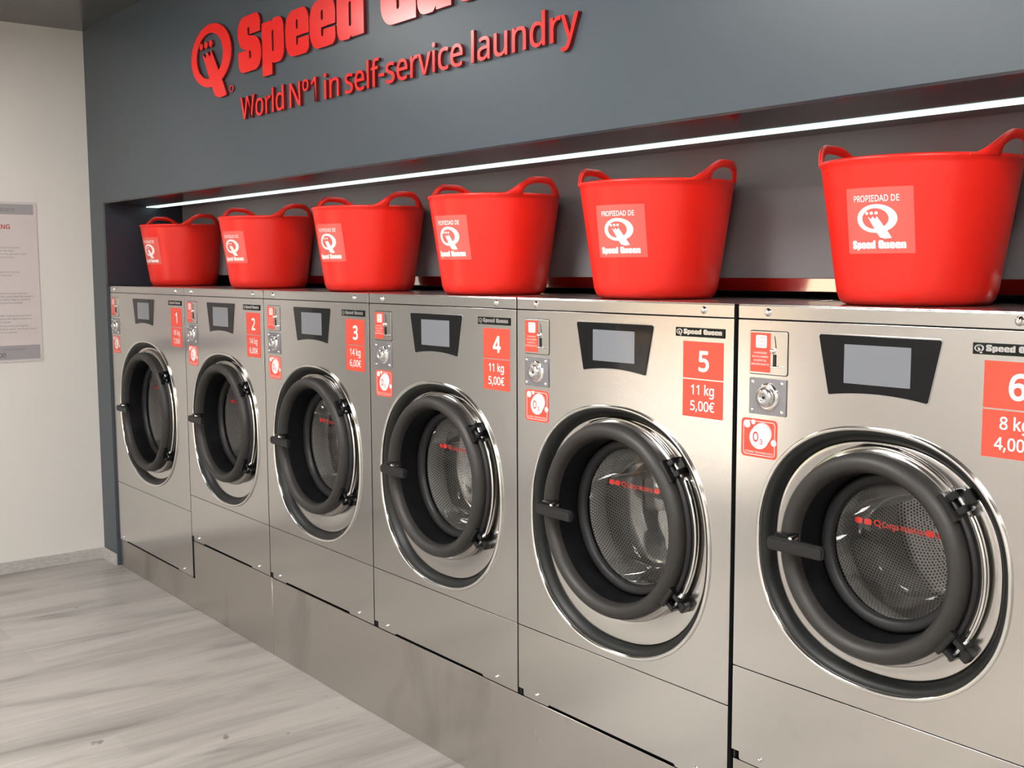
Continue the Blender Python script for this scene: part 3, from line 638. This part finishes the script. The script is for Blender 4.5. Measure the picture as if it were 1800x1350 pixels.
# ------------------------------------------------------------------ baskets
RB, RT, HB = 0.160, 0.2035, 0.300
def rad(h): return RB+(RT-RB)*max(0, min(1, h/HB))
def on_cone(me, phi0, hc, off):
    """wrap a flat (u, v) mesh on the tub wall, centred at azimuth phi0 and height hc"""
    for v in me.vertices:
        u, h, w_ = v.co.x, hc+v.co.y, v.co.z; r = rad(h); a = phi0+u/r; rr = r+off
        v.co = (rr*cos(a), rr*sin(a), h)
    return me
def subdivided(me, cuts):
    bm = bmesh.new(); bm.from_mesh(me); bpy.data.meshes.remove(me)
    bmesh.ops.subdivide_edges(bm, edges=bm.edges[:], cuts=cuts, use_grid_fill=True); return mesh(bm, 'm')
def make_tub():
    bm = bmesh.new(); prof = [(0.0005, 0.004), (0.128, 0.004), (0.133, 0.0), (0.140, 0.0), (0.150, 0.0035), (0.158, 0.012), (0.1615, 0.022)]
    k = 40
    for i in range(1, k): 
        h = 0.022+(HB-0.032)*i/k; prof.append((rad(h)+0.0004*sin(i*pi), h))
    prof += [(RT-0.0015, HB-0.008), (RT+0.0025, HB-0.005), (RT+0.003, HB), (RT, HB+0.003), (RT-0.004, HB+0.001), (RT-0.0055, HB-0.006), (RB-0.004, 0.03), (RB-0.014, 0.012), (0.0005, 0.010)]
    seg = 96; rings = [[bm.verts.new((r*cos(2*pi*i/seg), r*sin(2*pi*i/seg), h)) for i in range(seg)] for r, h in prof]
    for a in range(len(prof)-1):
        for i in range(seg):
            f = bm.faces.new((rings[a][i], rings[a][(i+1) % seg], rings[a+1][(i+1) % seg], rings[a+1][i])); f.smooth = True
    bmesh.ops.recalc_face_normals(bm, faces=bm.faces[:]); return mesh(bm, 'tub')
def make_handle(side):
    """rim swells up into a loop with an opening; swept about the rim"""
    bm = bmesh.new(); A1, A0, n = radians(40), radians(20), 44; cols = []
    for i in range(n+1):
        th = -A1+2*A1*i/n; t_ = abs(th)/A1
        uu = 0.052*(0.5+0.5*cos(pi*min(1, max(0, (t_-0.16)/0.84))))
        lo = 0.0
        if abs(th) < A0: lo = 0.0335*(1-(abs(th)/A0)**2.6)**0.5
        uu = max(uu, 0.001); lo = min(lo, uu*0.95)
        if abs(th) < A0: lo = min(lo, uu-0.012) if uu-0.012 > 0 else 0
        base = side+th; col = []
        wth = 0.0052
        for (h, rr) in ((lo-0.004 if lo == 0 else lo, -wth), (lo+(uu-lo)*0.5, -wth*0.9), (uu-0.003, -wth*0.8), (uu, -wth*0.3), (uu, wth*0.3), (uu-0.003, wth*0.8), (lo+(uu-lo)*0.5, wth*0.9), (lo-0.004 if lo == 0 else lo, wth)):
            R_ = RT-0.001+rr+0.06*h*0+0.004*sin(min(1, h/0.05)*pi/2)
            col.append(bm.verts.new((R_*cos(base), R_*sin(base), HB+h)))
        cols.append(col)
    for i in range(n):
        for k in range(8):
            f = bm.faces.new((cols[i][k], cols[i+1][k], cols[i+1][(k+1) % 8], cols[i][(k+1) % 8])); f.smooth = True
    bm.faces.new(cols[0]); bm.faces.new(cols[-1]); bmesh.ops.recalc_face_normals(bm, faces=bm.faces[:])
    return mesh(bm, 'handle')
def strip(u0, u1, v0, v1):
    bm = bmesh.new(); n = 16; lo = [bm.verts.new((u0+(u1-u0)*i/n, v0, 0)) for i in range(n+1)]; hi = [bm.verts.new((u0+(u1-u0)*i/n, v1, 0)) for i in range(n+1)]
    for i in range(n): f = bm.faces.new((lo[i], lo[i+1], hi[i+1], hi[i])); f.smooth = True
    return mesh(bm, 'm')
TUB_ME = make_tub(); H1 = make_handle(0.0); H2 = make_handle(pi)
PH = radians(-90)
LAB_ME = on_cone(strip(-0.073, 0.073, -0.066, 0.066), PH, 0.174, 0.0011)
_t = text_local('PROPIEDAD DE', 0.0125, 0.098, 0.012); _t.transform(Matrix.Translation((-0.052, 0.038, 0)))
_b = brand_mesh(-0.060, 0.056, -0.056, 0.0125)
_q = q_mesh(-0.002, 0.004, 0.043, 0.0285)
PRINT_ME = on_cone(join_meshes([_t, _b, subdivided(_q, 1)]), PH, 0.174, 0.0019)
first = None
for i, (bx, by, az, lab) in enumerate([
        (0.366, 0.258, -81, 'red flexible tub on washer 1, at the dark left end of the niche'),
        (1.380, 0.224, -78, 'red flexible tub on washer 2, second tub from the left wall'),
        (2.271, 0.190, -82, 'red flexible tub on washer 3, third tub from the left wall'),
        (3.036, 0.180, -84, 'red flexible tub standing toward the right of washer 4'),
        (3.712, 0.203, -76, 'red flexible tub standing on washer 5, second nearest'),
        (4.474, 0.215, -83, 'nearest red tub, on washer 6, right handle cut by the frame')]):
    if first is None:
        o = thing('laundry_tub', lab, 'laundry tub', (bx, by, ZT), 'red laundry tubs on top of the washers')
        link('tub_body', TUB_ME, REDTUB, o); link('handle', H1, REDTUB, o); link('handle', H2, REDTUB, o)
        lb = link('label_sticker', LAB_ME, TUBLAB, o); link('label_print', PRINT_ME, WHITE, lb); first = o
        base = o
    else:
        o = first.copy(); COL.objects.link(o); o.location = (bx, by, ZT); o['label'] = lab
        for ch in first.children:
            c = ch.copy(); COL.objects.link(c); c.parent = o
            for g_ in ch.children:
                d_ = g_.copy(); COL.objects.link(d_); d_.parent = c
    o.rotation_euler.z = radians(az+90)

# ------------------------------------------------------------------ wall sign
SY = YW                          # back plane of the letters, held off the wall
sg = thing('wall_sign_letters', 'big heavy red raised letters high on the slate wall, above the slogan', 'sign letters', (2.6, YW, 2.4))
soff = (-2.6, -YW, -2.4)
gl_, tot = big_word_polys('Speed Queen')
xs = {0: (1.669, 1.867), 1: (1.876, 2.051), 2: (2.065, 2.241), 3: (2.247, 2.426), 4: (2.437, 2.611), 5: (2.715, 2.916), 6: (2.923, 3.100), 7: (3.114, 3.290), 8: (3.297, 3.474), 9: (3.484, 3.660)}
def edge(me):
    me.materials.append(SIGNEDGE)
    for f in me.polygons:
        if abs(f.normal.y) < 0.3: f.material_index = 1
def sign_part(name, polys, parent, offv, depth=0.012):
    o = shape(name, polys, SY+0.0, SIGNRED, parent, depth, 0.0006); o.location = offv; edge(o.data); return o
for k, (ch, ps, wd) in enumerate(gl_):
    a, b = xs[k]; xo = min(p[0] for p in ps[0]); s = (b-a)/wd
    polys = [[(a+(px-xo)*s, 2.3185+pz*0.1535) for px, pz in p] for p in ps]
    sign_part('sign_letter', polys, sg, soff)
em = thing('wall_sign_emblem', 'red raised Q emblem with a small crown, left of the big letters', 'sign emblem', (1.41, YW, 2.4))
eoff = (-1.41, -YW, -2.4)
ring_, tail_, dots_ = q_polys(1.410, 2.425, 0.197, 0.125)
sign_part('emblem_ring', ring_, em, eoff)
o = sign_part('emblem_tail', [tail_], em, eoff, 0.0124)
for d_ in dots_: sign_part('emblem_dot', [d_], em, eoff)
o = sign_part('registered_mark', [ell(1.585, 2.272, 0.020, 0.0135, 20), ell(1.585, 2.272, 0.014, 0.0095, 20)], em, eoff, 0.006)
sw = thing('wall_slogan_letters', 'slim red raised slogan letters under the big sign on the slate wall', 'sign letters', (2.66, YW, 2.16))
for s_, a, b in (('World', 1.676, 2.041), ('Nº1', 2.086, 2.285), ('in', 2.342, 2.443), ('self-service', 2.484, 3.154), ('laundry', 3.196, 3.653)):
    me = text_mesh(s_, 0.0, 0.004, 5); bb = bounds(me); bpy.data.meshes.remove(me)
    me = text_mesh(s_, 0.0, 0.004, 5)
    # give it thickness
    cu = bpy.data.curves.new('t', 'FONT'); cu.body = s_; cu.offset = 0.004; cu.resolution_u = 5; cu.extrude = 0.006
    if FONT: cu.font = FONT
    m2_ = curve_mesh(cu); bpy.data.meshes.remove(me)
    sx = (b-a)/(bb[1]-bb[0]); sz = 0.083/CAPH
    stand(m2_, a-bb[0]*sx, SY-0.006, 2.1405, sx, sz)
    oo = link('slogan_word', m2_, SIGNRED, sw); edge(m2_); oo.location = (-2.66, -YW, -2.16)

# ------------------------------------------------------------------ poster on the left wall
ps = thing('instruction_poster', 'white instruction poster with grey top and bottom bands on the off-white wall', 'poster', (XL, -0.28, 1.09))
def on_left(me, y, z, off):           # (u, v) -> u runs towards +y
    me.transform(Matrix(((0, 0, 1, off), (1, 0, 0, y), (0, 1, 0, z), (0, 0, 0, 1)))); return me
YP1 = -0.284; PW = 0.60; PZ0, PZ1 = 1.092, 1.902
def pp(name, polys, off, m, parent, ext=0.001):
    me = flat_mesh(polys, ext); on_left(me, 0, 0, XL+off+ext/2); o = link(name, me, m, parent); o.location = (-XL, 0.28, -1.09) if parent == ps else (0, 0, 0); return o
sheet = pp('sheet', [rrect(YP1-PW, YP1, PZ0, PZ1, 0.001, 1)], 0.0, POSTER, ps, 0.005)
pp('header_band', [rrect(YP1-PW+0.015, YP1-0.015, 1.838, 1.890, 0.0005, 1)], 0.005, POSTGR, ps, 0.0004)
pp('footer_band', [rrect(YP1-PW+0.015, YP1-0.013, 1.104, 1.176, 0.0005, 1)], 0.005, POSTGR, ps, 0.0004)
def ptxt(name, s, yr, z, cap, m, bold=0, shear=0, wid=None, left=None):
    me = text_local(s, cap, wid, bold, shear=shear); b = bounds(me)
    y0 = left if left is not None else yr-b[1]
    on_left(me, y0, z, XL+0.0062); o = link(name, me, m, ps); o.location = (-XL, 0.28, -1.09)
ptxt('header_lettering', 'Instructions', YP1-0.102, 1.852, 0.022, INKG, 0, 0.3)
ptxt('title_lettering', 'DRYING', YP1-0.131, 1.765, 0.022, INKR, 0.02)
ptxt('footer_lettering', 'customer service', YP1-0.088, 1.152, 0.0095, INKG)
ptxt('footer_number', '902 100 200', YP1-0.181, 1.117, 0.022, INK)
for z, s, yl in ((1.668, 'Load the dryer and', -.47), (1.652, 'close the door', -.47), (1.636, 'Match the garment label', -.47), (1.620, 'before drying', -.47),
                 (1.545, 'Select the drying', -.47), (1.529, 'temperature', -.47),
                 (1.437, 'Insert the exact amount', -.475), (1.421, 'of the cycle and the dryer´s', -.475), (1.405, 'door then Play to confirm', -.475), (1.389, 'the payment details', -.475),
                 (1.324, 'After making the payment,', -.47), (1.308, 'press the Start button on', -.47), (1.292, 'the dryer', -.47), (1.272, 'At any time during the', -.47), (1.256, 'drying cycle, the dryer door', -.47), (1.240, 'can be opened', -.47)):
    ptxt('body_lettering', s, 0, z, 0.0078, INKG, left=yl-0.018, wid=0.0070*len(s)*0.9)
